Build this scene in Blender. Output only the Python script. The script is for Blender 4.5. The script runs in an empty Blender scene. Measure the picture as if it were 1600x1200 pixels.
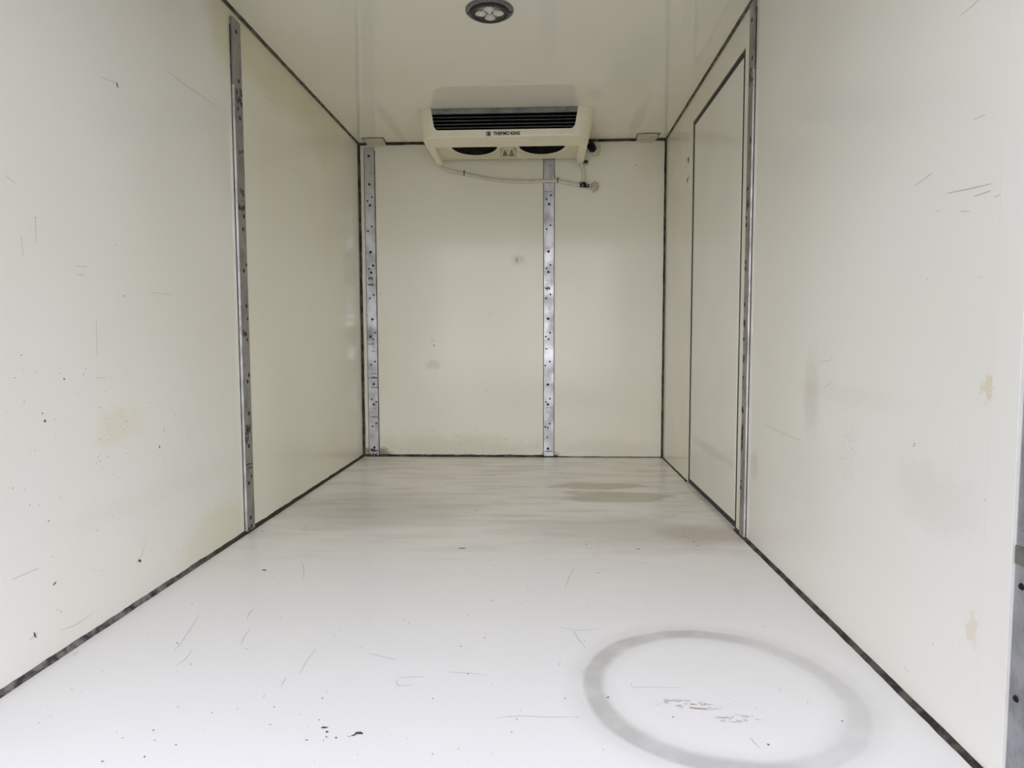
import bpy, bmesh, math, random
from mathutils import Vector, Matrix, noise
C = bpy.context.scene.collection
SC = bpy.context.scene
random.seed(7)
PI = math.pi

# ------------------------------------------------------------------ room size (metres)
W, H, D, RE = 1.95, 2.0126, 4.2777, 1.113      # width, height, back wall depth, rear opening depth

# ------------------------------------------------------------------ camera
CX, CZ, YAW, PITCH, ROLL, FPX = 1.1692, 0.7666, -0.0445, 0.0678, -0.0028, 1035.6
fw = Vector((math.sin(YAW)*math.cos(PITCH), math.cos(YAW)*math.cos(PITCH), -math.sin(PITCH)))
r0 = Vector((math.cos(YAW), -math.sin(YAW), 0)); u0 = r0.cross(fw)
RT = math.cos(ROLL)*r0 + math.sin(ROLL)*u0; UP = -math.sin(ROLL)*r0 + math.cos(ROLL)*u0
CAM = Vector((CX, 0, CZ))
cd = bpy.data.cameras.new('camera'); cam = bpy.data.objects.new('camera', cd); C.objects.link(cam)
m = Matrix((RT, UP, -fw)).transposed().to_4x4(); m.translation = CAM; cam.matrix_world = m
cd.sensor_width = 36; cd.lens = FPX/1600*36; cd.clip_start = 0.02
SC.camera = cam

# ------------------------------------------------------------------ world: bright overcast sky behind the open rear
wd = bpy.data.worlds.new('world'); SC.world = wd; wd.use_nodes = True
wt = wd.node_tree; bg = wt.nodes['Background']; bg.inputs[1].default_value = 1.26
tc = wt.nodes.new('ShaderNodeTexCoord'); sp = wt.nodes.new('ShaderNodeSeparateXYZ'); cr = wt.nodes.new('ShaderNodeValToRGB')
wt.links.new(tc.outputs['Generated'], sp.inputs[0]); wt.links.new(sp.outputs[2], cr.inputs[0]); wt.links.new(cr.outputs[0], bg.inputs[0])
cr.color_ramp.elements[0].position = 0.0; cr.color_ramp.elements[0].color = (1.16, 1.15, 1.20, 1)      # hazy horizon
cr.color_ramp.elements[1].position = 1.0; cr.color_ramp.elements[1].color = (0.46, 0.48, 0.61, 1)      # duller zenith
SC.view_settings.view_transform = 'Standard'; SC.view_settings.look = 'None'
SC.view_settings.gamma = 1; SC.view_settings.use_curve_mapping = False
SC.view_settings.exposure = 0.95
SC.cycles.max_bounces = 16; SC.cycles.diffuse_bounces = 12; SC.cycles.glossy_bounces = 6
SC.cycles.use_denoising = True

# ------------------------------------------------------------------ helpers
def on(ax, v, x, y):
    """world point on the plane coordinate[ax]=v seen at photo pixel x,y"""
    d = fw + RT*((x-800)/FPX) - UP*((y-600)/FPX)
    return CAM + d*((v-CAM[ax])/d[ax])

def obj(name, bm, m, parent=None, smooth=None, bev=0):
    me = bpy.data.meshes.new(name); bmesh.ops.recalc_face_normals(bm, faces=bm.faces); bm.to_mesh(me); bm.free()
    o = bpy.data.objects.new(name, me); C.objects.link(o); me.materials.append(m)
    if parent: o.parent = parent
    if bev:
        b = o.modifiers.new('bevel', 'BEVEL'); b.width = bev; b.segments = 2; b.limit_method = 'ANGLE'; b.angle_limit = math.radians(40)
    if smooth: me.shade_smooth(); me.set_sharp_from_angle(angle=math.radians(smooth))
    return o
def thing(name, label, cat, loc=(0,0,0), group=None):
    o = bpy.data.objects.new(name, None); C.objects.link(o); o.location = loc; o.empty_display_size = .05
    o['label'] = label; o['category'] = cat; o['kind'] = 'thing'
    if group: o['group'] = group
    return o
def struct(o): o['kind'] = 'structure'; return o
def stuff(o): o['kind'] = 'stuff'; return o
def rel(o, t):                      # part built in world coordinates put under a thing standing at t.location
    for v in o.data.vertices: v.co -= t.location
    return o

def box(bm, x0, x1, y0, y1, z0, z1):
    vs = [bm.verts.new((x, y, z)) for x in (x0, x1) for y in (y0, y1) for z in (z0, z1)]
    for f in ((0,1,3,2),(4,6,7,5),(0,4,5,1),(2,3,7,6),(0,2,6,4),(1,5,7,3)): bm.faces.new([vs[i] for i in f])
def B(*a):
    bm = bmesh.new(); box(bm, *a); return bm
def plate(loops, axis, a, b, bm=None):
    """flat plate with holes: loops of 2D points, extruded from a to b along axis"""
    bm = bm or bmesh.new()
    def P(q, w):
        return {0: (w, q[0], q[1]), 1: (q[0], w, q[1]), 2: (q[0], q[1], w)}[axis]
    t = bmesh.new(); es = []
    for L in loops:
        vs = [t.verts.new(P(q, a)) for q in L]
        es += [t.edges.new((vs[i], vs[(i+1) % len(vs)])) for i in range(len(vs))]
    bmesh.ops.triangle_fill(t, use_beauty=True, use_dissolve=False, edges=es)
    r = bmesh.ops.extrude_face_region(t, geom=t.faces[:])
    dv = [0, 0, 0]; dv[axis] = b-a
    bmesh.ops.translate(t, verts=[v for v in r['geom'] if isinstance(v, bmesh.types.BMVert)], vec=dv)
    me = bpy.data.meshes.new('tmp'); t.to_mesh(me); t.free(); bm.from_mesh(me); bpy.data.meshes.remove(me)
    return bm
def circ(cx, cy, r, n=48, ph=0): return [(cx+r*math.cos(ph+2*PI*i/n), cy+r*math.sin(ph+2*PI*i/n)) for i in range(n)]
def lathe(bm, prof, c, n=40, ax='z', cap=True):
    """prof: (radius, height) list around c; closed strip of rings"""
    rings = []
    for r, h in prof:
        ring = []
        for i in range(n):
            a = 2*PI*i/n; p = (r*math.cos(a), r*math.sin(a), h)
            if ax == 'y': p = (p[0], p[2], p[1])
            if ax == 'x': p = (p[2], p[0], p[1])
            ring.append(bm.verts.new(Vector(c)+Vector(p)))
        rings.append(ring)
    for A, Bq in zip(rings, rings[1:]):
        for i in range(n): bm.faces.new((A[i], A[(i+1) % n], Bq[(i+1) % n], Bq[i]))
    if prof[0] == prof[-1]: cap = False
    for q, (r, h) in ((rings[0], prof[0]), (rings[-1], prof[-1])) if cap else ():
        if r > 1e-6: bm.faces.new(q)
    return bm
def smooth_path(pts, k=6):
    pts = [Vector(p) for p in pts]; out = []
    for i in range(len(pts)-1):
        p0 = pts[max(i-1, 0)]; p1 = pts[i]; p2 = pts[i+1]; p3 = pts[min(i+2, len(pts)-1)]
        for j in range(k):
            t = j/k
            out.append(.5*((2*p1)+(p2-p0)*t+(2*p0-5*p1+4*p2-p3)*t*t+(3*p1-p0-3*p2+p3)*t**3))
    out.append(pts[-1]); return out
def tube(bm, pts, r, n=12):
    rings = []
    for i, p in enumerate(pts):
        t = (pts[min(i+1, len(pts)-1)]-pts[max(i-1, 0)]).normalized()
        a = t.cross(Vector((0, 1, .03))).normalized(); b = t.cross(a).normalized()
        rings.append([bm.verts.new(p+(a*math.cos(2*PI*j/n)+b*math.sin(2*PI*j/n))*r) for j in range(n)])
    for A, Q in zip(rings, rings[1:]):
        for j in range(n): bm.faces.new((A[j], A[(j+1) % n], Q[(j+1) % n], Q[j]))
    bm.faces.new(rings[0]); bm.faces.new(rings[-1][::-1]); return bm

# ------------------------------------------------------------------ materials
class NT:
    def __init__(s, name):
        s.m = bpy.data.materials.new(name); s.m.use_nodes = True; s.t = s.m.node_tree; s.bsdf = s.t.nodes['Principled BSDF']
        s.pos = s.t.nodes.new('ShaderNodeNewGeometry').outputs['Position']
    def n(s, ty, **k):
        q = s.t.nodes.new(ty)
        for a, b in k.items(): setattr(q, a, b)
        return q
    def set(s, sock, v):
        if isinstance(v, bpy.types.NodeSocket): s.t.links.new(v, sock)
        elif v is not None: sock.default_value = v
    def math(s, op, a, b=None, clamp=False):
        q = s.n('ShaderNodeMath', operation=op, use_clamp=clamp); s.set(q.inputs[0], a)
        if b is not None: s.set(q.inputs[1], b)
        return q.outputs[0]
    def ramp(s, v, a, b, lo=0., hi=1.):
        q = s.n('ShaderNodeMapRange', interpolation_type='SMOOTHSTEP'); s.set(q.inputs[0], v)
        for i, x in enumerate((a, b, lo, hi)): q.inputs[1+i].default_value = x
        return q.outputs[0]
    def noise(s, scale, detail=4, rough=.5, stretch=(1,1,1), offset=(0,0,0), dist=0):
        mp = s.n('ShaderNodeMapping'); s.set(mp.inputs[0], s.pos); mp.inputs['Scale'].default_value = stretch; mp.inputs['Location'].default_value = offset
        q = s.n('ShaderNodeTexNoise'); s.set(q.inputs['Vector'], mp.outputs[0])
        q.inputs['Scale'].default_value = scale; q.inputs['Detail'].default_value = detail; q.inputs['Roughness'].default_value = rough; q.inputs['Distortion'].default_value = dist
        return q.outputs['Fac']
    def dist(s, c, rad, wob=0, wsc=8, stretch=(1,1,1)):
        """elliptical distance to c in units of rad (inf axes use a huge radius)"""
        a = s.n('ShaderNodeVectorMath', operation='SUBTRACT'); s.set(a.inputs[0], s.pos); a.inputs[1].default_value = c
        b = s.n('ShaderNodeVectorMath', operation='DIVIDE'); s.set(b.inputs[0], a.outputs[0]); b.inputs[1].default_value = rad
        l = s.n('ShaderNodeVectorMath', operation='LENGTH'); s.set(l.inputs[0], b.outputs[0])
        d = l.outputs['Value']
        if wob: d = s.math('ADD', d, s.math('MULTIPLY', s.math('SUBTRACT', s.noise(wsc, 5, .6, stretch, tuple(c)), .5), wob))
        return d
    def blob(s, c, rad, wob=.8, wsc=8, soft=.3, stretch=(1,1,1)):
        return s.ramp(s.dist(c, rad, wob, wsc, stretch), 1-soft, 1+soft, 1, 0)
    def mix(s, col, f, c2):
        q = s.n('ShaderNodeMix', data_type='RGBA'); s.set(q.inputs[0], f); s.set(q.inputs[6], col if isinstance(col, bpy.types.NodeSocket) else (*col, 1)); s.set(q.inputs[7], (*c2, 1) if not isinstance(c2, bpy.types.NodeSocket) else c2)
        return q.outputs[2]
    def done(s, col, rough=.5, metal=0, bump=None, bstr=.1, bdist=.01, spec=.5):
        s.set(s.bsdf.inputs['Base Color'], col if isinstance(col, bpy.types.NodeSocket) else (*col, 1))
        s.set(s.bsdf.inputs['Roughness'], rough); s.bsdf.inputs['Metallic'].default_value = metal
        s.bsdf.inputs['Specular IOR Level'].default_value = spec
        if bump is not None:
            b = s.n('ShaderNodeBump'); b.inputs['Strength'].default_value = bstr; b.inputs['Distance'].default_value = bdist
            s.set(b.inputs['Height'], bump); s.set(s.bsdf.inputs['Normal'], b.outputs[0])
        return s.m
def plain(name, col, rough=.5, metal=0, spec=.5, var=.06, sc=30):
    t = NT(name); c = t.mix(col, t.ramp(t.noise(sc, 3), .35, .7, 0, 1), tuple(x*(1-var*2) for x in col))
    return t.done(c, rough, metal, spec=spec)

CREAM, INNER = (.835, .828, .775), (.855, .84, .735)
def panel(name, stains=(), col=CREAM, r=(.12, .22), inner=None):
    """gelcoat panel: faint cloudy variation, vertical wipe streaks, listed stains"""
    t = NT(name)
    if inner:                                   # the sheet beyond the strip joint is a yellower one
        sx = t.n('ShaderNodeSeparateXYZ'); t.set(sx.inputs[0], t.pos)
        base = t.mix(col, t.math('GREATER_THAN', sx.outputs[1], 2.55), inner)
        aged = t.mix(base, 1., (.965, .96, .93)); aged.node.blend_type = 'MULTIPLY'
        c = t.mix(base, t.ramp(t.noise(1.6, 2, .4), .3, .75), aged)
    else: c = t.mix(col, t.ramp(t.noise(1.6, 2, .4), .3, .75), tuple(x*y for x, y in zip(col, (.97, .965, .94))))
    for (ce, ra, wob, wsc, soft, amt, sc) in stains:
        c = t.mix(c, t.math('MULTIPLY', t.blob(ce, ra, wob, wsc, soft), amt), sc)
    rr = t.ramp(t.noise(3, 2), .3, .7, r[0], r[1])
    return t.done(c, rr, bump=t.noise(3.5, 2, .4), bstr=.12, bdist=.003)
YEL, TAN = (.74, .71, .50), (.66, .58, .42)
BIG = 9.
m_left = panel('gelcoat_left', [
    ((0, 1.78, .53), (BIG, .10, .05), 1.6, 9, .6, .38, (.74, .69, .50)),
    ((0, 2.33, .03), (BIG, .27, .13), .7, 6, .25, .42, (.74, .72, .50)),
    ((0, 2.95, 2.0), (BIG, .55, .20), 1.0, 4, .35, .7, YEL),
    ((0, 2.5, 2.02), (BIG, .16, .25), 1.0, 5, .4, .7, YEL),
    ((0, 3.55, 2.02), (BIG, .32, .30), 1.0, 5, .35, .45, YEL),
    ((0, 2.0, .30), (BIG, .5, .03), 1.5, 12, .8, .08, (.55, .54, .48)),
], inner=INNER)
m_right = panel('gelcoat_right', [
    ((W, 1.194, .681), (BIG, .014, .024), 3.2, 55, .3, .7, (.72, .64, .46)),
    ((W, 1.207, .236), (BIG, .015, .028), 3.0, 50, .3, .6, (.72, .66, .50)),
    ((W, 1.75, .62), (BIG, .30, .025), 1.6, 12, .7, .12, (.60, .58, .52)),
    ((W, 1.95, .60), (BIG, .05, .10), 1.6, 40, .7, .35, (.55, .53, .48)),
    ((W, 1.35, .45), (BIG, .12, .06), 1.6, 18, .7, .25, (.60, .58, .52)),
    ((W, 2.45, .30), (BIG, .04, .05), 1.2, 20, .6, .3, (.55, .52, .36)),
], inner=INNER)
m_back = panel('gelcoat_back', [
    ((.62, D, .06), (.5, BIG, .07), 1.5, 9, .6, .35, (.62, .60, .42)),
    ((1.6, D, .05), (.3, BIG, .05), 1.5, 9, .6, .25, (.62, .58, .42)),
    ((.09, D, .01), (.09, BIG, .05), 1.2, 22, .3, .8, (.24, .17, .10)),
    ((1.22, D, .01), (.06, BIG, .03), 1.2, 22, .3, .5, (.35, .28, .2)),
    ((1.02, D, 1.27), (.04, BIG, .03), 1.4, 22, .5, .35, (.5, .49, .45)),
    ((.47, D, .60), (.05, BIG, .03), 1.6, 22, .5, .3, (.5, .49, .45)),
    ((1.90, D, 1.9), (.12, BIG, .12), 1.2, 6, .5, .25, YEL),
], col=(.90, .883, .79), r=(.10, .18))
m_ceil = panel('gelcoat_ceiling', [
    ((1.60, 3.2, H), (.12, .4, BIG), 1.2, 5, .6, .22, (.62, .64, .50)),
    ((.30, 3.9, H), (.03, .35, BIG), 1.2, 8, .5, .25, (.55, .53, .45)),
    ((1.72, 3.9, H), (.03, .35, BIG), 1.2, 8, .5, .25, (.55, .53, .45)),
], col=(.925, .90, .81), r=(.025, .05))
m_door = panel('gelcoat_door', [((W, 3.1, .25), (BIG, .35, .02), 1.4, 8, .7, .3, (.55, .52, .44))], col=(.86, .85, .78))

# floor
t = NT('floor_gelcoat')
FL = (.95, .945, .925)
c = t.mix(FL, .3, (.90, .895, .875))
sy = t.n('ShaderNodeSeparateXYZ'); t.set(sy.inputs[0], t.pos); Y = sy.outputs[1]; X = sy.outputs[0]
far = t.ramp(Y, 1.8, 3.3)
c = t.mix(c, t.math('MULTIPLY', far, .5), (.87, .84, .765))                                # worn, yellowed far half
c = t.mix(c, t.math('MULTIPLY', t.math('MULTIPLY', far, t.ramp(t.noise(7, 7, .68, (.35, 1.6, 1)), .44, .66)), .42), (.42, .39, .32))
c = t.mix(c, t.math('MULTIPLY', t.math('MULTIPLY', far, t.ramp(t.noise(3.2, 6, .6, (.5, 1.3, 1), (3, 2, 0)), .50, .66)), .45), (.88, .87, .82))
c = t.mix(c, t.math('MULTIPLY', t.blob((.42, 2.95, 0), (.42, .30, BIG), 1.3, 5, .5, (.4, 1.4, 1)), .35), (.36, .35, .29))  # shadow patch on the left of the floor, painted into the colour
c = t.mix(c, t.math('MULTIPLY', t.blob((1.44, 3.43, 0), (.24, .08, BIG), 1.5, 7, .15, (.6, 1.3, 1)), .6), (.40, .35, .23))
c = t.mix(c, t.math('MULTIPLY', t.blob((1.53, 3.20, 0), (.26, .115, BIG), 1.5, 7, .15, (.6, 1.3, 1)), .6), (.40, .36, .25))
c = t.mix(c, t.math('MULTIPLY', t.blob((1.50, 2.62, 0), (.40, .20, BIG), 1.6, 6, .6, (.5, 1.4, 1)), .35), (.45, .42, .35))
c = t.mix(c, t.math('MULTIPLY', t.blob((1.80, 2.58, 0), (.14, .10, BIG), 1.5, 9, .6), .45), (.50, .38, .28))
# barrel ring stain
RC = (1.555, 1.42, 0)
dd = t.dist(RC, (1, 1, 1), .035, 3.5)
band = t.math('MULTIPLY', t.ramp(dd, .238, .262), t.ramp(dd, .288, .302, 1, 0))
soft = t.math('MULTIPLY', t.ramp(dd, .20, .275), t.ramp(dd, .28, .36, 1, 0))
side = t.ramp(X, 1.55, 1.75)                         # crisp on the left, smeared on the right
amt = t.math('ADD', t.math('MULTIPLY', t.math('MULTIPLY', band, t.math('SUBTRACT', 1., t.math('MULTIPLY', side, .65))), .50), t.math('MULTIPLY', soft, .26))
amt = t.math('MULTIPLY', amt, t.ramp(t.noise(14, 4), .25, .6, .7, 1))
c = t.mix(c, amt, (.48, .475, .44))
# brown scuffs inside the ring
sc_ = t.ramp(t.noise(70, 4, .65, (.6, 1.4, 1)), .50, .58)
c = t.mix(c, t.math('MULTIPLY', t.math('MULTIPLY', t.blob((1.508, 1.352, 0), (.035, .014, BIG), .6, 30, .3), sc_), .9), (.36, .24, .18))
c = t.mix(c, t.math('MULTIPLY', t.math('MULTIPLY', t.blob((1.457, 1.362, 0), (.045, .018, BIG), .8, 30, .4), sc_), .6), (.35, .33, .30))
c = t.mix(c, t.math('MULTIPLY', t.math('MULTIPLY', t.blob((1.565, 1.308, 0), (.045, .014, BIG), .8, 30, .4), sc_), .7), (.35, .33, .30))
rr = t.math('ADD', .30, t.math('MULTIPLY', amt, .2))
m_floor = t.done(c, rr, bump=t.noise(4, 4, .5), bstr=.25, bdist=.004)

def grime(name, a, b, sc=26, lo=.42, hi=.62):
    t = NT(name); c = t.mix(a, t.ramp(t.noise(sc, 6, .7), lo, hi), b)
    return t.done(c, .75, bump=t.noise(120, 3), bstr=.6, bdist=.002)
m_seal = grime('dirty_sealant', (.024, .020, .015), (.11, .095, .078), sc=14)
m_sealgrey = grime('worn_grey_sealant', (.035, .031, .03), (.22, .205, .20), 22, .4, .6)
t = NT('left_floor_sealant'); sp_ = t.n('ShaderNodeSeparateXYZ'); t.set(sp_.inputs[0], t.pos)   # scuffed grey towards the rear, black further in
cc = t.mix((.035, .031, .03), t.ramp(t.noise(22, 6, .7), .4, .6), (.22, .205, .20))
cc = t.mix(cc, t.ramp(sp_.outputs[1], 1.9, 2.5), (.028, .025, .02)); m_sealleft = t.done(cc, .75)
m_sealceil = grime('ceiling_sealant', (.075, .062, .045), (.17, .15, .12), 20)
m_rubber = plain('black_rubber', (.012, .012, .012), .55)
m_rubsoft = plain('rubbed_black', (.06, .058, .06), .6)
m_black = plain('black_plastic', (.008, .008, .009), .65, spec=.25)
m_dark = plain('dark_cavity', (.004, .004, .005), .9, spec=.1)
m_slat = plain('dark_slat', (.16, .165, .165), .4)
m_unit = plain('unit_cream', (.95, .91, .74), .34, var=.03, sc=6)
m_pan = plain('unit_pan', (.90, .86, .68), .42, var=.03, sc=6)
m_hose = plain('hose_cream', (.74, .71, .60), .4)
m_foam = grime('sealing_foam', (.62, .58, .46), (.22, .18, .13), 60, .5, .66)
m_patch = grime('patch_sealant', (.70, .66, .54), (.36, .32, .25), 40, .55, .72)
m_whitelabel = plain('label_white', (.72, .72, .74), .5, var=.02)
m_yellow = plain('label_yellow', (.62, .55, .12), .5)
m_silver = plain('label_silver', (.42, .43, .47), .4)

def metal(name, base=(.60, .60, .62), r=(.30, .55), blk=.5):
    t = NT(name)
    c = t.mix(base, t.ramp(t.noise(16, 6, .65, (1, 1, .6)), .4, .68), tuple(x*.66 for x in base))
    c = t.mix(c, t.math('MULTIPLY', t.ramp(t.noise(24, 6, .7, (.35, .35, 2.2), (4, 4, 4)), .63, .70), blk), (.05, .05, .05))
    rr = t.ramp(t.noise(12, 5), .3, .7, r[0], r[1])
    return t.done(c, rr, .85, bump=t.noise(220, 2, .5, (1, 1, .12)), bstr=.15, bdist=.001)
m_alu = metal('scuffed_aluminium')
m_alu2 = metal('marked_aluminium', (.42, .41, .41), (.35, .6), .85)
m_litedge = metal('lit_edge_aluminium', (.86, .86, .88), (.35, .5), .35)  # paler aluminium: light on the near side face put into the colour
m_steel = metal('rear_frame_steel', (.44, .45, .48), (.35, .6), .7)
m_clean = metal('clean_metal', (.30, .30, .29), (.25, .4), .1)
t = NT('lens_glass'); m_glass = t.m
lw_ = t.n('ShaderNodeLayerWeight'); lw_.inputs[0].default_value = .5; fz_ = t.math('ADD', t.math('MULTIPLY', t.math('POWER', lw_.outputs['Facing'], 5.), .6), .05)
tr_ = t.n('ShaderNodeBsdfTransparent'); gl_ = t.n('ShaderNodeBsdfGlossy'); gl_.inputs['Roughness'].default_value = .08
mx_ = t.n('ShaderNodeMixShader'); t.set(mx_.inputs[0], fz_); t.t.links.new(tr_.outputs[0], mx_.inputs[1]); t.t.links.new(gl_.outputs[0], mx_.inputs[2])
t.t.links.new(mx_.outputs[0], t.t.nodes['Material Output'].inputs[0])
m_chrome = plain('reflector_chrome', (.90, .90, .88), .2, .85)
m_backing = plain('backing_grey', (.34, .35, .33), .35)
m_bezel_dark = plain('bezel_dark', (.035, .035, .037), .5)
m_bezel = plain('bezel_grey', (.20, .20, .21), .4, .3)
m_ground = plain('asphalt', (.09, .09, .09), .9, sc=60)
m_outer = plain('outer_skin', (.75, .76, .76), .35)

# ------------------------------------------------------------------ structure
TH = .06
struct(obj('floor', B(-.003, W+.003, 1.03, D+TH, -.08, 0), m_floor))
struct(obj('ceiling', B(-TH, W+TH, RE, D+TH, H, H+TH), m_ceil))
struct(obj('wall_left', B(-TH, 0, RE, D+TH, 0, H), m_left))
struct(obj('wall_back', B(0, W, D, D+TH, 0, H), m_back))
DY0, DY1, DZ = 2.655, 3.545, 1.880
wr = struct(obj('wall_right', plate([[(RE, 0), (DY0, 0), (DY0, DZ), (DY1, DZ), (DY1, 0), (D+TH, 0), (D+TH, H), (RE, H)]], 0, W, W+TH), m_right))
ground = struct(obj('ground', B(-14, 16, -16, 9, -1.02, -.95), m_ground))

# side door, flush in the right wall
door = bpy.data.objects.new('door_1', None); C.objects.link(door); door.location = (W, DY0, 0); struct(door)
G0, G1, GT, GB = .034, .044, .028, .026
rel(obj('door_panel', B(W+.002, W+TH, DY0+G0, DY1-G1, GB, DZ-GT), m_door, door, bev=.002), door)
for a in ((DY0, DY0+G0, 0, DZ), (DY1-G1, DY1, 0, DZ), (DY0+G0, DY1-G1, DZ-GT, DZ), (DY0+G0, DY1-G1, 0, GB)):
    rel(obj('rubber_gasket', B(W+.005, W+TH-.004, *a), m_rubber, door), door)

# rough sealant beads in the corners: triangular section with a wandering edge
def bead(name, p0, p1, d1, d2, w1, w2, m, jit=.25, n=160, gaps=None):
    """bead from p0 to p1 lying in a corner, w1 wide along d1 and w2 along d2"""
    bm = bmesh.new(); p0, p1, d1, d2 = map(Vector, (p0, p1, d1, d2)); prev = None
    for i in range(n+1):
        s = i/n; p = p0.lerp(p1, s); q = s*(p1-p0).length
        f = 1 + jit*(noise.noise(Vector((q*9, w1*900, 1)))+.6*noise.noise(Vector((q*34, 3, w2*500))))
        g = 1 + jit*(noise.noise(Vector((q*11, w2*700, 8)))+.6*noise.noise(Vector((q*40, 6, w1*500))))
        if gaps: k = gaps(s); f *= k; g *= k
        a = p-d1*.002-d2*.002
        cur = [bm.verts.new(v) for v in (a, p+d1*w1*f, p+d1*w1*f*.45+d2*w2*g*.45, p+d2*w2*g)]
        if prev:
            for j in range(4): bm.faces.new((prev[j], prev[(j+1) % 4], cur[(j+1) % 4], cur[j]))
        else: bm.faces.new(cur)
        prev = cur
    bm.faces.new(prev[::-1]); return struct(obj(name, bm, m))
X_, Y_, Z_ = Vector((1,0,0)), Vector((0,1,0)), Vector((0,0,1))
bead('baseboard_left', (0, RE, 0), (0, D, 0), X_, Z_, .009, .014, m_sealleft, .2)
bead('baseboard_right', (W, RE, 0), (W, DY0, 0), -X_, Z_, .012, .009, m_seal, .16)
bead('trim_1', (W, DY1, 0), (W, D, 0), -X_, Z_, .007, .007, m_seal, .4, 60)
bead('baseboard_back', (0, D, 0), (W, D, 0), -Y_, Z_, .014, .013, m_seal, .3, 140, lambda s: 1 if s < .655 else .38)
bead('trim_2', (0, RE, H), (0, D, H), X_, -Z_, .012, .008, m_sealceil, .15)
bead('trim_3', (W, RE, H), (W, D, H), -X_, -Z_, .010, .008, m_sealceil, .15)
bead('trim_4', (0, D, H), (W, D, H), -Y_, -Z_, .022, .012, m_seal, .2)
bead('trim_5', (0, D, 0), (0, D, H), X_, -Y_, .013, .022, m_seal, .15)
bead('trim_6', (W, D, 0), (W, D, H), -X_, -Y_, .011, .016, m_seal, .12)
# thin cover lip along the rear end of the side walls
for nm, x0, x1 in (('trim_7', 0, .0015), ('trim_8', W-.0015, W)):
    struct(obj(nm, B(x0, x1, RE, 1.182, .015, H-.012), m_left if x0 == 0 else m_right, bev=.001))

# rear portal frame
fr = bpy.data.objects.new('rear_frame', None); C.objects.link(fr); struct(fr)
for x0, x1 in ((-.075, -.004), (W+.004, W+.075)):
    p = obj('post', B(x0, x1, .985, RE, -.09, H+.07), m_steel, fr, bev=.003)
    xi = x1 if x0 < 0 else x0; s = 1 if x0 < 0 else -1
    obj('weld_plate', B(min(xi, xi+s*.003), max(xi, xi+s*.003), .985, RE-.004, .395, .425), m_clean, p)
    for z in (.17, .36, .70, 1.0, 1.35, 1.7):
        bm = bmesh.new(); lathe(bm, [(0, s*.003), (.004, s*.0028), (.006, 0)], (xi, RE-.018, z), 14, 'x'); obj('bolt', bm, m_black, p)
obj('shade_header', B(-.004, W+.004, .985, RE-.02, H-.18, H+.07), m_steel, fr, bev=.003)  # unseen beam, added and dropped below the ceiling to darken the upper walls
obj('sill', B(-.004, W+.004, .985, 1.028, -.09, -.004), m_steel, fr, bev=.003)

# ------------------------------------------------------------------ aluminium wall strips
hole_mesh = {}
def hole(ax, s, p, r, parent):
    """countersunk rivet hole: a dark ring standing a hair proud of the strip"""
    k = (ax, s, r)
    bm = bmesh.new(); lathe(bm, [(0, s*.0012), (r*.55, s*.0012), (r, s*.0002)], (0, 0, 0), 10, ax)
    if k not in hole_mesh:
        o = obj('rivet', bm, m_rubber, parent); hole_mesh[k] = o.data
    else:
        bm.free(); o = bpy.data.objects.new('rivet', hole_mesh[k]); C.objects.link(o); o.parent = parent
    o.location = Vector(p) - parent.location
def strip_back(label, x0, x1, z0, z1, holes, edges, scuffs):
    t = thing('wall_strip', label, 'metal strip', ((x0+x1)/2, D, z0), 'aluminium wall strips')
    rel(obj('strip', B(x0, x1, D-.005, D, z0, z1), m_alu, t, bev=.0015), t)
    for (px, py, big) in holes:
        q = on(1, D-.005, px, py); hole('y', -1, (q.x, D-.005, q.z), .0085 if big else .006, t)
    for xa, xb in edges: rel(obj('edge_line', B(xa, xb, D-.0035, D, z0, z1-.02), m_seal, t), t)  # thin dark lines down both sides of the strip
    bm = bmesh.new()
    for a, b, w, h in scuffs:
        q = on(1, D-.005, a, b); n = 9
        for k in range(n):
            u = q.x+(k-(n-1)/2)*w/n+random.uniform(-.001, .001); hh = h*random.uniform(.3, 1.1); zz = q.z+random.uniform(-.3, .3)*h
            box(bm, max(u-w/n*.55, x0+.002), min(u+w/n*.55, x1-.002), D-.0054, D-.0048, zz-hh/2, zz+hh/2)
    stuff(rel(obj('scuffs', bm, m_rubsoft, t), t))
    return t
strip_back('narrow scuffed aluminium strip beside the left corner of the back wall', .038, .102, .006, 1.988,
    [(576,244,1),(577,288,1),(581,308,0),(574,314,0),(578,321,1),(581,354,0),(575,361,0),(579,394,1),(583,415,1),(577,420,0),(580,426,1),
     (584,461,0),(578,466,0),(582,499,1),(586,520,0),(579,526,1),(583,530,0),(586,565,0),(580,570,0),(584,600,1),(581,624,0),(588,628,0),(584,632,1),(588,661,0),(582,666,0),(585,699,1)],
    [(.1018, .1065), (.0355, .0382)], [(580,537.5,.05,.006), (583,549,.03,.005), (584,584,.05,.005), (584,590.5,.055,.014), (585,596,.05,.003), (586,605,.055,.006), (583,638,.04,.003), (585,651,.05,.005), (576,303,.05,.002), (579,435,.03,.02), (580,445,.04,.01), (585,704,.05,.02), (583,710,.055,.015)])
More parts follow.
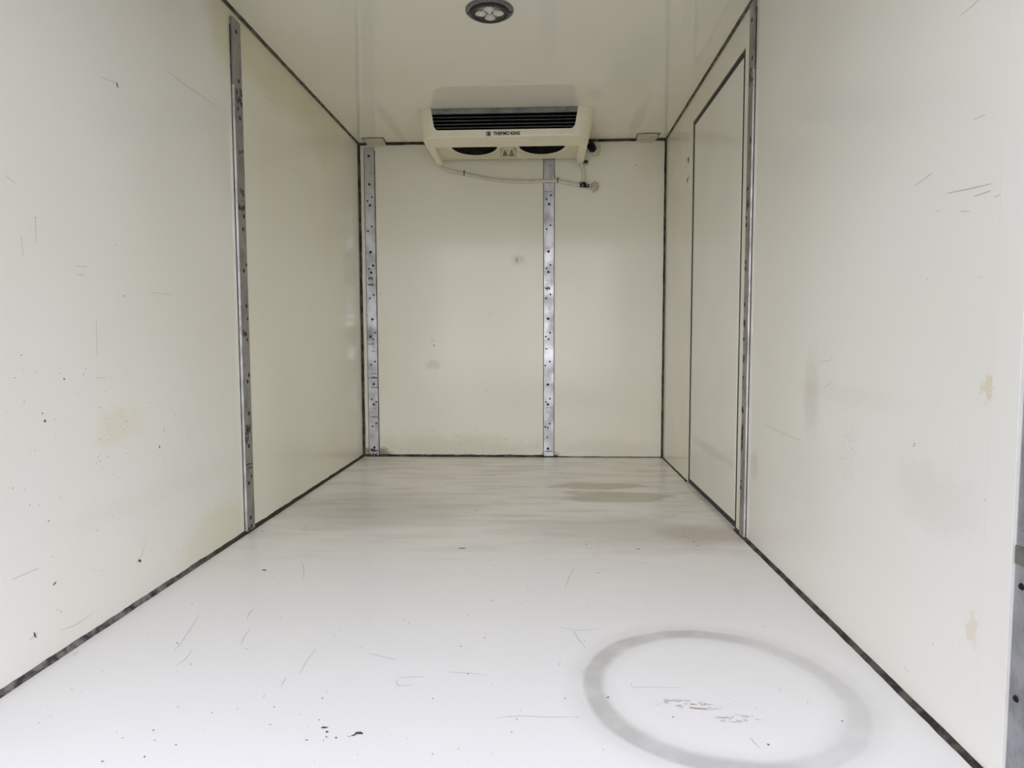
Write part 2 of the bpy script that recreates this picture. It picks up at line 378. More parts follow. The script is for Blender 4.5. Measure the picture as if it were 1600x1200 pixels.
strip_back('long aluminium strip running down the middle of the back wall from under the cooling unit', 1.184, 1.249, .006, H-.02,
    [(861,305,0),(854,311,0),(858,319,1),(860,352,0),(854,358,0),(857,393,1),(860,414,0),(854,419,0),(857,425,1),(860,460,0),(853,466,0),(856.5,498,1),(859.5,520,0),(853,526,0),(857,530,0),
     (859,565,0),(852,571,0),(856,601,1),(859,623,0),(853,628,0),(856,632,1),(859,662,0),(852,667,0),(856,701,1)],
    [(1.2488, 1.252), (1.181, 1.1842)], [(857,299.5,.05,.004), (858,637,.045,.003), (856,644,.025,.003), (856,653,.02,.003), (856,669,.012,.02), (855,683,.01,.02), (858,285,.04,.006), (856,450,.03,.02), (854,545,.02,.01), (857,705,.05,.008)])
def strip_side(label, x, s, y0, y1, z0, z1, holes, scuffs, th):
    t = thing('wall_strip', label, 'metal strip', (x, (y0+y1)/2, z0), 'aluminium wall strips')
    xa, xb = sorted((x, x+s*th))
    rel(obj('strip', B(xa, xb, y0, y1, z0, z1), m_alu2, t, bev=.0015), t)
    for (px, py, big) in holes:
        q = on(0, x+s*th, px, py); hole('x', s, (x+s*th, min(max(q.y, y0+.01), y1-.01), q.z), .009 if big else .0065, t)
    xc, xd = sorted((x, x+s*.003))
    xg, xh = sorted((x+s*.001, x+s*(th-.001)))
    rel(obj('lit_strip_edge', B(xg, xh, y0-.0012, y0+.001, z0+.002, z1-.25), m_litedge, t), t)  # thin lip in paler metal, painting the light caught from the rear opening
    rel(obj('edge_line', B(xc, xd, y0-.003, y0, z0, z1-.03), m_seal, t), t)  # thin dark line along the near edge of the strip
    bm = bmesh.new(); xe, xf = sorted((x+s*(th+.0004), x+s*(th-.0003)))
    for a, b, w, h in scuffs:
        q = on(0, x+s*th, a, b); yc = min(max(q.y, y0+.012), y1-.012)
        for k in range(7):
            u = yc+(k-3)*w/7; hh = h*random.uniform(.3, 1.1); zz = q.z+random.uniform(-.3, .3)*h
            box(bm, xe, xf, max(u-w/13, y0+.002), min(u+w/13, y1-.002), zz-hh/2, zz+hh/2)
    stuff(rel(obj('scuffs', bm, m_rubsoft, t), t))
strip_side('deep aluminium strip on the left wall, marked with black rivets', 0, 1, 2.521, 2.588, .010, 1.978,
    [(369,50,1),(373,127,1),(372,170,0),(375,185,1),(375,238,0),(379,237,0),(380,305,0),(381,324,1),(381,338,1),(380,358,1),(385,414,0),(381,423,1),(385,478,1),(387,498,0),(384,522,1),(386,531,0),(389,586,1),(387,596,1),
     (389,646,1),(387,672,1),(389,697,1),(393,744,0),(389,755,1),(392,809,1)],
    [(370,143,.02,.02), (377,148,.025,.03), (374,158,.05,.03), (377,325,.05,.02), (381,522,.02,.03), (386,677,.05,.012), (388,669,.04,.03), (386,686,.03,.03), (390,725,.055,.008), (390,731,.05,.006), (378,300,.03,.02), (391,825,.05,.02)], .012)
strip_side('aluminium strip on the right wall between door and rear panel', W, -1, 2.526, 2.580, .006, H-.016,
    [(1175,31,1),(1179,86,1),(1173,109,1),(1176,123,1),(1168,295,1),(1169,320,1),(1166,340,0),(1166,352,1),(1164,410,1),(1162,420,1),(1163,476,1),(1161,530,1),(1160,590,0),(1160,640,1),(1159,700,1),(1158,752,0),(1156,761,1)],
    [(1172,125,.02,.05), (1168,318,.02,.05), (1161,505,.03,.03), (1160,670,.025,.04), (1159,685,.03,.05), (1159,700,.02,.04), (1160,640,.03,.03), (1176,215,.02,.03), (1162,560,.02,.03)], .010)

# ------------------------------------------------------------------ evaporator unit
U = thing('evaporator_unit', 'cream ceiling-mounted cooling unit with black louvred outlet and two fans', 'cooling unit', (.97, 4.0, H))
FY, ZB, RB, T2 = 3.66, 1.858, 4.235, .012      # front plane, bottom, rear end
def plan(z, inset=0.):
    k = (H-z)/(H-ZB); xl, xr = .482+.030*k+inset, 1.459-.030*k-inset; r = .082-inset; f = FY+inset
    pts = [(xl, RB)] + [(xl, f+r+(RB-f-r)*q) for q in (.6, .3)]
    pts += [(xl+r-r*math.cos(a), f+r-r*math.sin(a)) for a in [i*PI/2/10 for i in range(11)]]
    R_ = [(xr-r+r*math.sin(a), f+r-r*math.cos(a)) for a in [i*PI/2/10 for i in range(11)]]
    return pts, R_ + [(xr, f+r+(RB-f-r)*q) for q in (.3, .6)] + [(xr, RB)]
bm = bmesh.new()
zs = [H-.0005, 1.96, 1.91, ZB+.010, ZB+.003, ZB]
ins = [0, 0, 0, 0, .003, .010]
for side in (0, 1):
    O = [[bm.verts.new((x, y, z)) for x, y in plan(z, i)[side]] for z, i in zip(zs, ins)]
    I = [[bm.verts.new((x, y, z)) for x, y in plan(z, T2)[side]] for z in zs[:-1]+[ZB+.001]]
    n = len(O[0])
    for a in range(len(zs)-1):
        for j in range(n-1):
            bm.faces.new((O[a][j], O[a][j+1], O[a+1][j+1], O[a+1][j])); bm.faces.new((I[a][j], I[a+1][j], I[a+1][j+1], I[a][j+1]))
        for j in (0, n-1): bm.faces.new((O[a][j], O[a+1][j], I[a+1][j], I[a][j]))
    for j in range(n-1): bm.faces.new((O[-1][j], O[-1][j+1], I[-1][j+1], I[-1][j])); bm.faces.new((O[0][j], I[0][j], I[0][j+1], O[0][j+1]))
# front plate with the outlet cut-out open at the top
zt = H-.0005; e = lambda z: .082+.482+.030*(H-z)/(H-ZB); g = lambda z: 1.459-.082-.030*(H-z)/(H-ZB)
cut = [(.570, zt), (.5835, 1.925), (.588, 1.911), (.596, 1.901), (.608, 1.897), (1.326, 1.897), (1.338, 1.901), (1.346, 1.910), (1.351, 1.924), (1.366, zt)]
plate([[(e(zt), zt)] + cut + [(g(zt), zt), (g(ZB+.01), ZB+.010), (e(ZB+.01), ZB+.010)]], 1, FY, FY+T2, bm)
# rolled lower edge, underside with the open fan bay, inner cheeks
prev = None
for y, z in ((FY, ZB+.010), (FY+.003, ZB+.003), (FY+.010, ZB)):
    cur = [bm.verts.new((x, y, z)) for x in (e(ZB), g(ZB))]
    if prev: bm.faces.new((prev[0], prev[1], cur[1], cur[0]))
    prev = cur
pa, pb = plan(ZB, .010)
plate([pa + pb + [(1.389, RB), (1.381, 3.842), (.560, 3.842), (.552, RB)]], 2, ZB, ZB+.003, bm)
box(bm, .560, 1.381, 3.842, 3.846, ZB, ZB+.085)
for xa, xb in ((.552, .560), (1.389, 1.381)):
    q4 = [bm.verts.new(v) for v in ((xa, RB, ZB), (xb, 3.842, ZB), (xb, 3.842, ZB+.085), (xa, RB, ZB+.06))]; bm.faces.new(q4)
for xa, xb in ((.516, .552), (1.389, 1.425)):
    q4 = [bm.verts.new(v) for v in ((xa, RB, ZB), (xb, RB, ZB), (xb, RB, H-.001), (xa-.02 if xa < 1 else xa, RB, H-.001))]; bm.faces.new(q4)
hs = rel(obj('housing', bm, m_unit, U, smooth=35), U)
# fan pan
PZ = lambda y: 1.936-.105*(y-3.84)
DC, DR, FR, FC = 4.003, .196, .134, 4.053      # dish centre and radius, fan radius and centre
fx = (.765, 1.172)
bm = bmesh.new()
plate([[(.546, 3.842), (1.395, 3.842), (1.395, 4.245), (.546, 4.245)], circ(fx[0], DC, DR), circ(fx[1], DC, DR)], 2, 0, .006, bm)
box(bm, .546, 1.395, 4.240, 4.246, 0, .075)
for v in bm.verts: v.co.z += PZ(v.co.y)
rel(obj('fan_panel', bm, m_pan, U, smooth=30), U)
for cx in fx:
    bm = bmesh.new(); lathe(bm, [(DR+.002, 0), (DR-.008, .006), (.168, .008), (FR+.003, .009), (FR+.003, .014), (DR+.002, .012), (DR+.002, 0)], (cx, DC, 0), 48)
    for v in bm.verts:                                  # eccentric dish: the throat sits nearer the back wall
        r = math.hypot(v.co.x-cx, v.co.y-DC); v.co.y += (FC-DC)*min(1, max(0, (DR-r)/(DR-FR-.003)))
        v.co.z += PZ(v.co.y)
    rel(obj('fan_shroud', bm, m_pan, U, smooth=50), U)
    bm = bmesh.new(); lathe(bm, [(FR+.005, .008), (FR-.002, .008), (FR-.002, .052), (FR+.005, .052), (FR+.005, .008)], (cx, FC, 0), 48)
    for v in bm.verts: v.co.z += PZ(v.co.y)
    rel(obj('fan_throat', bm, m_black, U, smooth=50), U)
    bm = bmesh.new(); lathe(bm, [(0, .010), (.04, .010), (.045, .016), (.045, .045), (0, .045)], (cx, FC, 0), 24)
    for k in range(7):                                  # swept blades
        q = []
        for i in range(5):
            r = .04+.082*i/4
            for da, dz in ((-.30, .040), (.28, .018)):
                a = 2*PI*k/7+da-.35*i/4; q.append(bm.verts.new((cx+r*math.cos(a), FC+r*math.sin(a), dz)))
        for i in range(4): bm.faces.new((q[2*i], q[2*i+1], q[2*i+3], q[2*i+2]))
    for v in bm.verts: v.co.z += PZ(v.co.y)
    fan = rel(obj('fan', bm, m_black, U), U)
    bm = bmesh.new()
    for r in (.035, .047, .059, .071, .083, .095, .107, .119, .130):      # wire guard
        lathe(bm, [(r, .0), (r+.0025, .002), (r, .004), (r-.0025, .002), (r, .0)], (cx, FC, .006), 40)
    for k in range(8):
        a = 2*PI*k/8; d = Vector((math.cos(a), math.sin(a), 0)); tube(bm, [Vector((cx, FC, .008))+d*.02, Vector((cx, FC, .008))+d*.132], .0022, 6)
    for v in bm.verts: v.co.z += PZ(v.co.y)
    rel(obj('fan_guard', bm, m_black, U), U)
    bm = bmesh.new(); lathe(bm, [(0, .052), (FR+.004, .052), (FR+.004, .056), (0, .056)], (cx, FC, 0), 32)
    for v in bm.verts: v.co.z += PZ(v.co.y)
    rel(obj('fan_well', bm, m_dark, U), U)
# outlet: cavity, bright upper rail, slats
rel(obj('outlet_cavity', B(.53, 1.41, FY+.05, FY+.06, ZB+.012, H-.001), m_dark, U), U)
rel(obj('outlet_floor', B(.575, 1.36, FY+.012, FY+.05, 1.886, 1.895), m_black, U), U)
rel(obj('top_rail', B(.566, 1.371, FY+.003, FY+.02, 1.983, H-.001), m_clean, U, bev=.002), U)
slat = None
for z in (1.966, 1.948, 1.929, 1.911):
    bm = bmesh.new(); w0 = (1.983-z)*.15
    box(bm, .572+w0, 1.364-w0, 0, .030, -.0015, .0015)
    for v in bm.verts: v.co.z += z + v.co.y*.45; v.co.y += FY+.010
    rel(obj('louvre_slat', bm, m_slat, U, bev=.0007), U)
# end caps of the side rails, screws
for x, y, z in ((.532, FY+.0025, 1.985), (1.393, FY+.001, 1.985)):
    if x < 1: x, y = .553, FY-.0005
    bm = bmesh.new(); lathe(bm, [(0, -.003), (.006, -.003), (.008, 0)], (x+(.028 if x < 1 else -.02), FY, z), 16, 'y')
for x in (.556, 1.376):
    bm = bmesh.new(); lathe(bm, [(0, -.0035), (.006, -.003), (.0085, .004)], (x, FY+.001, 1.984), 16, 'y'); rel(obj('screw', bm, m_unit, U, smooth=40), U)

# lettering and labels
def text(body, size, mat, name, parent, loc, width=None, rot=(PI/2, 0, 0), off=.0):
    cu = bpy.data.curves.new(name, 'FONT'); cu.body = body; cu.size = size; cu.extrude = .0006; cu.offset = off; cu.align_x = 'CENTER'; cu.align_y = 'CENTER'
    o = bpy.data.objects.new(name, cu); C.objects.link(o); bpy.context.view_layer.update()
    me = bpy.data.meshes.new_from_object(o.evaluated_get(bpy.context.evaluated_depsgraph_get())); bpy.data.objects.remove(o)
    me.materials.clear(); me.materials.append(mat)
    if width:
        xs = [v.co.x for v in me.vertices]; s = width/(max(xs)-min(xs)); mid = (max(xs)+min(xs))/2
        for v in me.vertices: v.co.x = (v.co.x-mid)*s
    o = bpy.data.objects.new(name, me); C.objects.link(o); o.parent = parent; o.location = Vector(loc)-parent.location; o.rotation_euler = rot
    return o
tx = text('THERMO KING', .024, m_rubber, 'lettering', U, (.981, FY-.0008, 1.8745), .143, off=.0009)
em = rel(obj('emblem', B(.869, .896, FY-.001, FY+.002, 1.862, 1.887), m_silver, U), U); em['label'] = 'small silver square emblem'
bm = bmesh.new()
for a in ((.875, .892, 1.881, 1.884), (.881, .887, 1.866, 1.882), (.873, .880, 1.873, 1.876), (.887, .893, 1.871, 1.877), (.876, .891, 1.864, 1.867)): box(bm, a[0], a[1], FY-.0016, FY-.0008, a[2], a[3])
rel(obj('emblem_mark', bm, m_rubber, em), U)
# warning label on a small upright tab between the fans
LY = 4.09; p0 = on(1, LY, 782, 245.5); p1 = on(1, LY, 806.5, 232)
x0, x1, z0, z1 = p0.x, p1.x, p0.z, p1.z
rel(obj('label_tab', B(x0-.001, x1+.001, LY, LY+.006, z0-.001, PZ(LY)+.004), m_pan, U), U)
wl = rel(obj('warning_label', B(x0+.001, x1-.001, LY-.0012, LY, z0+.001, z1-.001), m_whitelabel, U), U); wl['label'] = 'white warning label with two yellow triangles'
bm = bmesh.new()
for a in ((x0, x1, z0, z0+.0016), (x0, x1, z1-.0016, z1), (x0, x0+.0016, z0, z1), (x1-.0016, x1, z0, z1)): box(bm, a[0], a[1], LY-.0018, LY-.001, a[2], a[3])
rel(obj('label_border', bm, m_rubber, wl), U)
for k in (0, 1):
    cx = x0+(x1-x0)*(.29+.42*k); zc = (z0+z1)/2; hw, hh = .0165, .017
    tri = lambda s: [(cx-hw*s, zc-hh*s), (cx+hw*s, zc-hh*s), (cx, zc+hh*s*1.05)]
    rel(obj('warning_triangle', plate([tri(1.0), tri(.72)], 1, LY-.0020, LY-.0012), m_rubber, wl), U)
    rel(obj('warning_triangle', plate([tri(.74)], 1, LY-.0016, LY-.0012), m_yellow, wl), U)
    if k: rel(obj('warning_mark', B(cx-.0016, cx+.0016, LY-.0022, LY-.0015, zc-.007, zc+.008), m_rubber, wl), U)
    else:
        bm = bmesh.new()
        for a in range(3):
            an = PI/2+2*PI*a/3; lathe(bm, [(0, -.0006), (.0030, -.0006), (.0030, 0), (0, 0)], (cx+.0034*math.cos(an), LY-.0016, zc-.003+.0034*math.sin(an)), 10, 'y')
        rel(obj('warning_mark', bm, m_rubber, wl), U)
rel(obj('drip_edge', B(1.186, 1.238, 4.236, 4.248, 1.895, 1.905), m_whitelabel, U), U)

# ------------------------------------------------------------------ drain hose
Hs = thing('drain_hose', 'cream drain hose looping along the back wall under the cooling unit', 'hose', (1.2, D, 1.76))
px = [(690,262,4.247),(695,263.5,4.25),(702,266,4.25),(712,269,4.262),(725,271.5,4.266),(745,276,4.266),(770,280.5,4.266),(800,283.3,4.264),(830,283.8,4.262),(858,282.6,4.262),(872,282.8,4.262),(890,286.5,4.264),(908,289.5,4.264)]
tube(bm := bmesh.new(), smooth_path([on(1, y, a, b) for a, b, y in px]), .011); rel(obj('hose', bm, m_hose, Hs, smooth=60), Hs)
px = [(908.5,256.5,4.248),(909.5,260,4.252),(911.5,266,4.258),(912.5,276,4.264),(912,287,4.264)]
tube(bm := bmesh.new(), smooth_path([on(1, y, a, b) for a, b, y in px]), .011); rel(obj('hose_branch', bm, m_hose, Hs, smooth=60), Hs)
for a, b, y in ((725.5,271.5,4.266), (871.5,282.6,4.262), (906.5,289.3,4.264)):
    p = on(1, y, a, b); bm = bmesh.new(); lathe(bm, [(.0095, -.003), (.0125, -.003), (.0125, .003), (.0095, .003), (.0095, -.003)], p, 20, 'x'); box(bm, p.x-.003, p.x+.003, p.y-.014, p.y-.008, p.z+.004, p.z+.019)
    rel(obj('cable_tie', bm, m_rubber, Hs), Hs)
p = on(1, 4.262, 914, 289.5)
tube(bm := bmesh.new(), [Vector((p.x-.028, p.y, p.z+.001)), Vector((p.x+.026, p.y, p.z-.004))], .0118, 14); tube(bm, [Vector((p.x-.008, p.y, p.z)), Vector((p.x-.007, p.y, p.z+.018))], .0122, 14)
rel(obj('tee_fitting', bm, m_black, Hs, smooth=40), Hs)
for dx in (-.016, .014):
    bm = bmesh.new(); lathe(bm, [(.0115, -.003), (.0132, -.003), (.0132, .003), (.0115, .003), (.0115, -.003)], (p.x+dx, p.y, p.z-.001), 18, 'x'); rel(obj('hose_clamp', bm, m_clean, Hs), Hs)
def lump(c, r, seed, sub=3, k=.28):
    bm = bmesh.new(); bmesh.ops.create_icosphere(bm, subdivisions=sub, radius=1)
    for v in bm.verts:
        n_ = v.co.normalized(); v.co = Vector(c)+Vector((n_.x*r[0], n_.y*r[1], n_.z*r[2]))*(1+k*noise.noise(n_*2.2+Vector((seed, 0, 0)))+k*.4*noise.noise(n_*6+Vector((0, seed, 0))))
        v.co.y = min(v.co.y, D-.0005)
    return bm
q = on(1, D-.008, 929, 292)
rel(obj('foam_plug', lump((q.x, D-.010, q.z), (.026, .018, .030), 3, k=.45), m_foam, Hs, smooth=60), Hs)

# pipe penetration to the right of the unit
q = on(1, D-.01, 928, 232.5)
Pp = thing('pipe_stub', 'black lagged pipe entering the back wall through a blob of cream sealant', 'pipe', (q.x, D, q.z))
rel(obj('sealant_collar', lump((q.x+.008, D-.006, q.z), (.036, .012, .044), 11, k=.22), m_patch, Pp, smooth=60), Pp)
bm = bmesh.new(); tube(bm, smooth_path([(q.x-.022, 4.222, q.z+.006), (q.x-.016, 4.24, q.z+.004), (q.x-.010, 4.26, q.z+.001), (q.x-.008, D-.004, q.z)]), .024, 16)
rel(obj('pipe', bm, m_black, Pp, smooth=60), Pp)
q = on(1, D-.006, 915.5, 253.5)
t = thing('wall_bolt', 'small round steel bolt on the back wall under the unit right corner', 'bolt', (q.x, D, q.z))
bm = bmesh.new(); lathe(bm, [(0, -.014), (.006, -.014), (.007, -.006), (.0155, -.005), (.0165, 0)], (q.x, D, q.z), 24, 'y'); rel(obj('washer', bm, m_clean, t, smooth=30), t)
bm = bmesh.new(); lathe(bm, [(0, -.020), (.0065, -.020), (.008, -.016), (.008, -.006)], (q.x, D, q.z), 6, 'y'); rel(obj('bolt_head', bm, m_black, t), t)

# sealed brackets where ceiling meets back wall
for lab, x0, x1 in (('cream sealed bracket on the ceiling edge above the left back strip', .060, .186), ('cream sealed bracket on the ceiling edge near the right back corner', 1.758, 1.885)):
    t = thing('ceiling_bracket', lab, 'bracket', ((x0+x1)/2, D, H), 'sealed ceiling brackets')
    bm = bmesh.new(); n = 26
    top = []; bot = []
    for i in range(n):                     # rounded, slightly irregular pad outline
        a = 2*PI*i/n; ca, sa = math.cos(a), math.sin(a)
        sx = math.copysign(abs(ca)**.45, ca); sy_ = math.copysign(abs(sa)**.45, sa); k = 1+.10*noise.noise(Vector((ca*2+x0*9, sa*2, 1)))
        x = (x0+x1)/2+sx*(x1-x0)/2*k; y = min(D-.062+sy_*.060*k, D-.0005)
        top.append(bm.verts.new((x, y, H+.001))); bot.append(bm.verts.new((x+(.003 if sx < 0 else -.003), min(y+.004, D-.0005), H-.010-.004*noise.noise(Vector((x*40, y*40, 0))))))
    for i in range(n): bm.faces.new((top[i], top[(i+1) % n], bot[(i+1) % n], bot[i]))
    bm.faces.new(bot); rel(obj('pad', bm, m_patch, t), t)
    bm = lump(((x0+x1)/2-.004, D-.006, H-.013), ((x1-x0)*.48, .020, .009), x0*10, k=.3); rel(obj('wall_lip', bm, m_patch, t, smooth=60), t)
    bm = bmesh.new()
    pts = [Vector((x0+.002, D-.020, H-.0015)), Vector((x0-.006, D-.118, H-.0015)), Vector(((x0+x1)/2, D-.126, H-.0015)), Vector((x1+.004, D-.120, H-.0015)), Vector((x1+.002, D-.020, H-.0015))]
    pp = []
    for a, b in zip(pts, pts[1:]): pp += [a.lerp(b, i/8)+Vector((noise.noise(Vector((i, a.x*9, 0)))*.004, noise.noise(Vector((i, 5, a.x*9)))*.005, 0)) for i in range(8)]
    tube(bm, pp+[pts[-1]], .0022, 6); rel(obj('grime_line', bm, m_seal, t), t)

# ------------------------------------------------------------------ ceiling lamp
lc = Vector((.972, 2.600, H))
L = thing('ceiling_lamp', 'round grey ceiling spotlight with clear lens and small reflectors, switched off', 'lamp', lc)
def part(name, prof, m, n=56, smooth=30, off=(0, 0, 0), cap=True):
    bm = bmesh.new(); lathe(bm, prof, off, n, cap=cap); return obj(name, bm, m, L, smooth=smooth)
part('bezel', [(.0915, 0), (.0915, -.004), (.088, -.008), (.078, -.010), (.074, -.008), (.074, 0)], m_bezel)
part('inner_ring', [(.075, -.001), (.075, -.013), (.072, -.017), (.064, -.018), (.060, -.015), (.0585, -.004)], m_bezel_dark, cap=False)
part('backing', [(.058, -.001), (.058, -.003), (0, -.003)], m_backing)
for k in range(4):
    a = PI/2*k; part('led_reflector', [(.006, -.003), (.012, -.006), (.0185, -.013), (.0205, -.0135), (.0215, -.012), (.0205, -.003)], m_chrome, 24, 50, (.034*math.cos(a), .034*math.sin(a), 0))
part('centre_stud', [(.009, -.003), (.009, -.010), (.004, -.013), (0, -.013)], m_chrome, 18)
part('lens', [(.0585, -.0155), (.045, -.0178), (.03, -.0187), (.015, -.0192), (.0, -.0194)], m_glass, cap=False)
for k in (0, 1):
    a = PI*k; part('bezel_screw', [(.0035, -.009), (.0035, -.011), (0, -.0115)], m_black, 10, 30, (.082*math.cos(a), .082*math.sin(a), 0))

# ------------------------------------------------------------------ scratches, specks and scuffs (thin raised or embedded marks)
fl, wl_, wr_, wb_ = (bpy.data.objects[n] for n in ('floor', 'wall_left', 'wall_right', 'wall_back'))
def pl(ax, v, s): return ax, v, s
FLO, LEF, RIG, BAC = (2, 0, 1), (0, 0, 1), (0, W, -1), (1, D, -1)
def ribbon(bm, plane, pts, w):
    ax, v, s = plane; n = Vector([s if i == ax else 0 for i in range(3)])
    P = [on(ax, v, a, b)+n*.0004 for a, b in pts]; P = smooth_path(P, 4) if len(P) > 2 else P
    prev = None
    for i, p in enumerate(P):
        tdir = (P[min(i+1, len(P)-1)]-P[max(i-1, 0)]).normalized(); b = tdir.cross(n)*w*(.35+.65*math.sin(PI*(i+.4)/(len(P)-.2)))
        cur = [bm.verts.new(p+b), bm.verts.new(p-b)]
        if prev: bm.faces.new((prev[0], prev[1], cur[1], cur[0]))
        prev = cur
def speck(bm, plane, a, b, r, el=1.):
    ax, v, s = plane; n = Vector([s if i == ax else 0 for i in range(3)]); c = on(ax, v, a, b)+n*.0006
    e1 = Vector([1 if i == (ax+1) % 3 else 0 for i in range(3)]); e2 = n.cross(e1); th = random.random()*PI
    vs = []
    for i in range(7):
        q = 2*PI*i/7; k = random.uniform(.5, 1.2)*r; x = k*el*math.cos(q); y = k*math.sin(q)
        vs.append(bm.verts.new(c+e1*(x*math.cos(th)-y*math.sin(th))+e2*(x*math.sin(th)+y*math.cos(th))))
    bm.faces.new(vs)
m_scr = plain('scratch_grey', (.60, .60, .59), .6)
m_scrw = plain('scratch_wall', (.48, .47, .43), .6)
m_spk = plain('speck_dark', (.09, .08, .07), .7)
bm = bmesh.new()
for pts in ([(494,1013),(488,1022),(480,1032),(473,1045),(468,1053)], [(447,1058),(443,1066),(438,1073)], [(413,1085),(412,1091)], [(312,960),(298,982),(284,1003),(270,1020)], [(398,950),(390,958),(386,968)], [(392,980),(382,995),(376,1008)],
            [(620,1062),(621,1070),(629,1072),(645,1070)], [(622,1059),(645,1058),(664,1058)], [(575,1021),(600,1027),(620,1031)], [(700,1050),(730,1052),(760,1055)], [(898,888),(890,900),(883,920)], [(480,818),(475,826)], [(986,1068),(990,1074),(1010,1074),(1070,1075)],
            [(776,1122),(810,1119),(860,1121),(905,1120)], [(1172,1152),(1180,1162),(1188,1170)], [(872,980),(905,985),(940,982)], [(895,985),(905,1000),(915,1012)], [(470,877),(475,890),(473,905)], [(300,1015),(290,1030),(275,1040)]):
    ribbon(bm, FLO, pts, .0009)
stuff(obj('scratches', bm, m_scr, fl))
bm = bmesh.new()
for a, b, r, el in ((412,891,.009,1.4),(427,903,.003,1.3),(475,828,.003,2),(722,857,.007,2.6),(766,876,.003,1.5),(720,1010,.003,1.2),(507,1137,.005,2),(511,1144,.004,1.4),(510,1152,.003,1),(506,1157,.002,1),(525,1153,.003,1.3),(561,1146,.006,1.8),(552,1149,.004,1.6),(545,1151,.002,1),
                    (240,1141,.003,1),(275,1164,.0025,1),(278,1105,.002,1),(277,1005,.003,1.5),(331,1114,.002,1),(160,1190,.003,1),(531,986,.002,1),(950,1090,.003,2),(1201,1164,.003,1.4),(1262,1098,.002,1),(1212,1025,.002,2),(1250,1029,.002,1),(1316,1127,.0025,1.4),(1195,980,.002,1.6),
                    (573,727,.006,2),(1054,806,.005,1.5),(1084,847,.005,1.3),(1090,853,.004,1.4),(1070,838,.004,2),(934,895,.004,2),(916,851,.004,2),(997,858,.005,2),(1017,729,.006,2),(1068,725,.004,1),(745,798,.004,2),(410,830,.004,2)):
    speck(bm, FLO, a, b, r*.8, el)
for i in range(150): speck(bm, FLO, random.uniform(60, 1250), random.uniform(800, 1195), random.uniform(.0006, .0016), random.uniform(1, 2.5))
stuff(obj('specks', bm, m_spk, fl))
bm = bmesh.new()
for pts in ([(10,275),(24,287)], [(33,370),(36,400)], [(55,340),(56,380)], [(120,416),(135,417)], [(120,429),(133,430)], [(236,457),(268,460)], [(45,1000),(52,995),(60,988)], [(95,985),(120,975),(145,958)], [(260,110),(300,140),(345,170)], [(157,120),(185,132)], [(230,840),(220,870),(215,880)],
            [(150,590),(165,591)], [(410,145),(430,162),(445,185)], [(150,500),(152,560)], [(20,905),(60,888)]):
    ribbon(bm, LEF, pts, .0009)
stuff(obj('scratches', bm, m_scrw, wl_))
bm = bmesh.new()
for pts in ([(1480,302),(1510,296),(1550,287)], [(1522,307),(1548,298)], [(1502,330),(1515,330)], [(1522,187),(1540,179)], [(1430,290),(1456,271)], [(1500,25),(1530,0)], [(1586,262),(1598,256)], [(1192,662),(1210,670),(1226,682)], [(1200,665),(1240,684),(1250,688)], [(1285,608),(1300,596)], [(1280,565),(1296,563),(1300,552)],
            [(1464,330),(1468,329)], [(1553,308),(1570,302)], [(1412,1042),(1420,1050)]):
    ribbon(bm, RIG, pts, .0009)
stuff(obj('scratches', bm, m_scrw, wr_))
bm = bmesh.new()
for a, b, r, el in ((33,555,.002,1),(70,658,.004,1.4),(66,646,.002,1.3),(35,578,.0015,1),(76,814,.002,1),(85,912,.003,3),(90,953,.002,1),(95,956,.002,1),(54,992,.004,3),(183,133,.003,3),(246,134,.002,1.2),(303,84,.002,1),(180,383,.002,1),(55,340,.002,1),(194,462,.003,1.5),(248,472,.002,1),(265,481,.002,1.4),(233,630,.0025,1),(155,637,.002,1),(348,618,.002,1),(249,698,.004,2),(218,876,.004,3),(100,592,.003,1),(130,585,.002,1),(82,870,.002,1),(22,590,.002,1),
                    (460,263,.003,1.5),(410,330,.003,1),(430,500,.003,1)):
    speck(bm, LEF, a, b, r*.9, el)
for i in range(110): speck(bm, LEF, random.uniform(5, 370), random.uniform(540, 900), random.uniform(.0005, .0014), random.uniform(1, 2.5))
for i in range(40): speck(bm, LEF, random.uniform(140, 300), random.uniform(640, 720), random.uniform(.0006, .0016), random.uniform(1, 2))
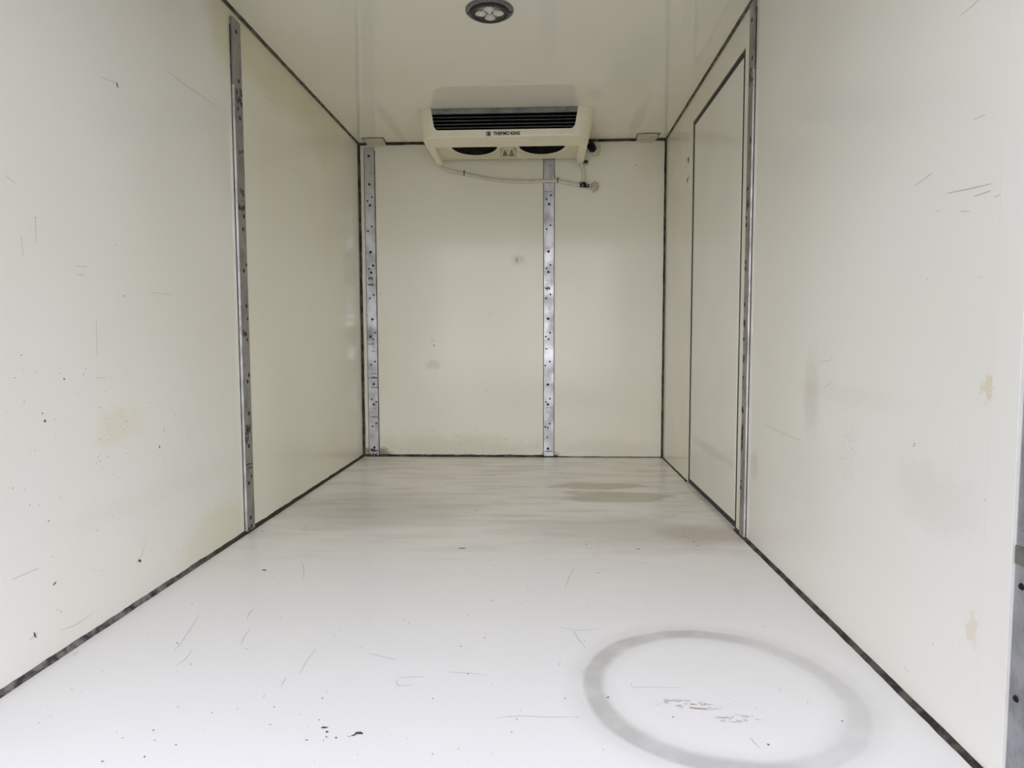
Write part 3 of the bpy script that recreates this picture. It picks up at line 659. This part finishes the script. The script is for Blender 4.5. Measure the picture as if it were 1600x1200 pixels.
stuff(obj('specks', bm, m_spk, wl_))
bm = bmesh.new()
for a, b, r, el in ((1429,693,.0028,1.5),(1428,697,.002,2),(1432,386,.001,1),(1449,436,.002,2),(1533,433,.0015,2),(1311,641,.002,1),(1559,727,.0028,1.6),(1549,770,.003,1.5),(1540,781,.002,1.5),(1564,588,.0015,1),(1580,672,.002,1.6),(1345,870,.002,1),(1314,882,.002,1),(1218,825,.003,1.6),(1562,835,.004,1.8),(1458,1006,.002,1.4),(1534,1027,.0025,2),(1485,1082,.0012,1),(1534,1096,.001,1),(1500,1003,.001,1),(1508,1019,.001,1),(1230,460,.002,1),(1280,220,.002,1.5)):
    speck(bm, RIG, a, b, r, el)
for i in range(90): speck(bm, RIG, random.uniform(1312, 1336), random.uniform(640, 750), random.uniform(.0006, .0015), random.uniform(1, 2.5))
for i in range(110): speck(bm, RIG, random.uniform(1200, 1560), random.uniform(560, 860), random.uniform(.0004, .0010), random.uniform(1, 2.5))
stuff(obj('specks', bm, m_scrw, wr_))
bm = bmesh.new()
for a, b, r, el in ((808,405,.010,2),(806,409,.006,2),(675,533,.006,1.5),(678,540,.006,2),(680,586,.004,1),(829,703,.004,1),(632,675,.005,1.2),(996,250,.004,1),(994,258,.005,2),(595,458,.004,1.5),(760,610,.003,3),(765,491,.004,1.4),(602,497,.003,2),(935,480,.002,1),(980,640,.003,1)):
    speck(bm, BAC, a, b, r*.8, el)
for i in range(80): speck(bm, BAC, random.uniform(600, 1030), random.uniform(300, 705), random.uniform(.0006, .002), random.uniform(1, 3))
for i in range(60): speck(bm, BAC, random.uniform(598, 840), random.uniform(670, 708), random.uniform(.0010, .003), random.uniform(1, 3))
stuff(obj('specks', bm, m_scrw, wb_))
# two dark smudges on the wall behind the door edge
bm = bmesh.new()
for (a, b) in ((1075.5, 251), (1074.5, 281)):
    for i in range(7): speck(bm, RIG, a+random.uniform(-1.2, 1.2), b+random.uniform(-3.5, 3.5), random.uniform(.004, .011), 1.3)
stuff(obj('smudges', bm, m_scrw, wr_))
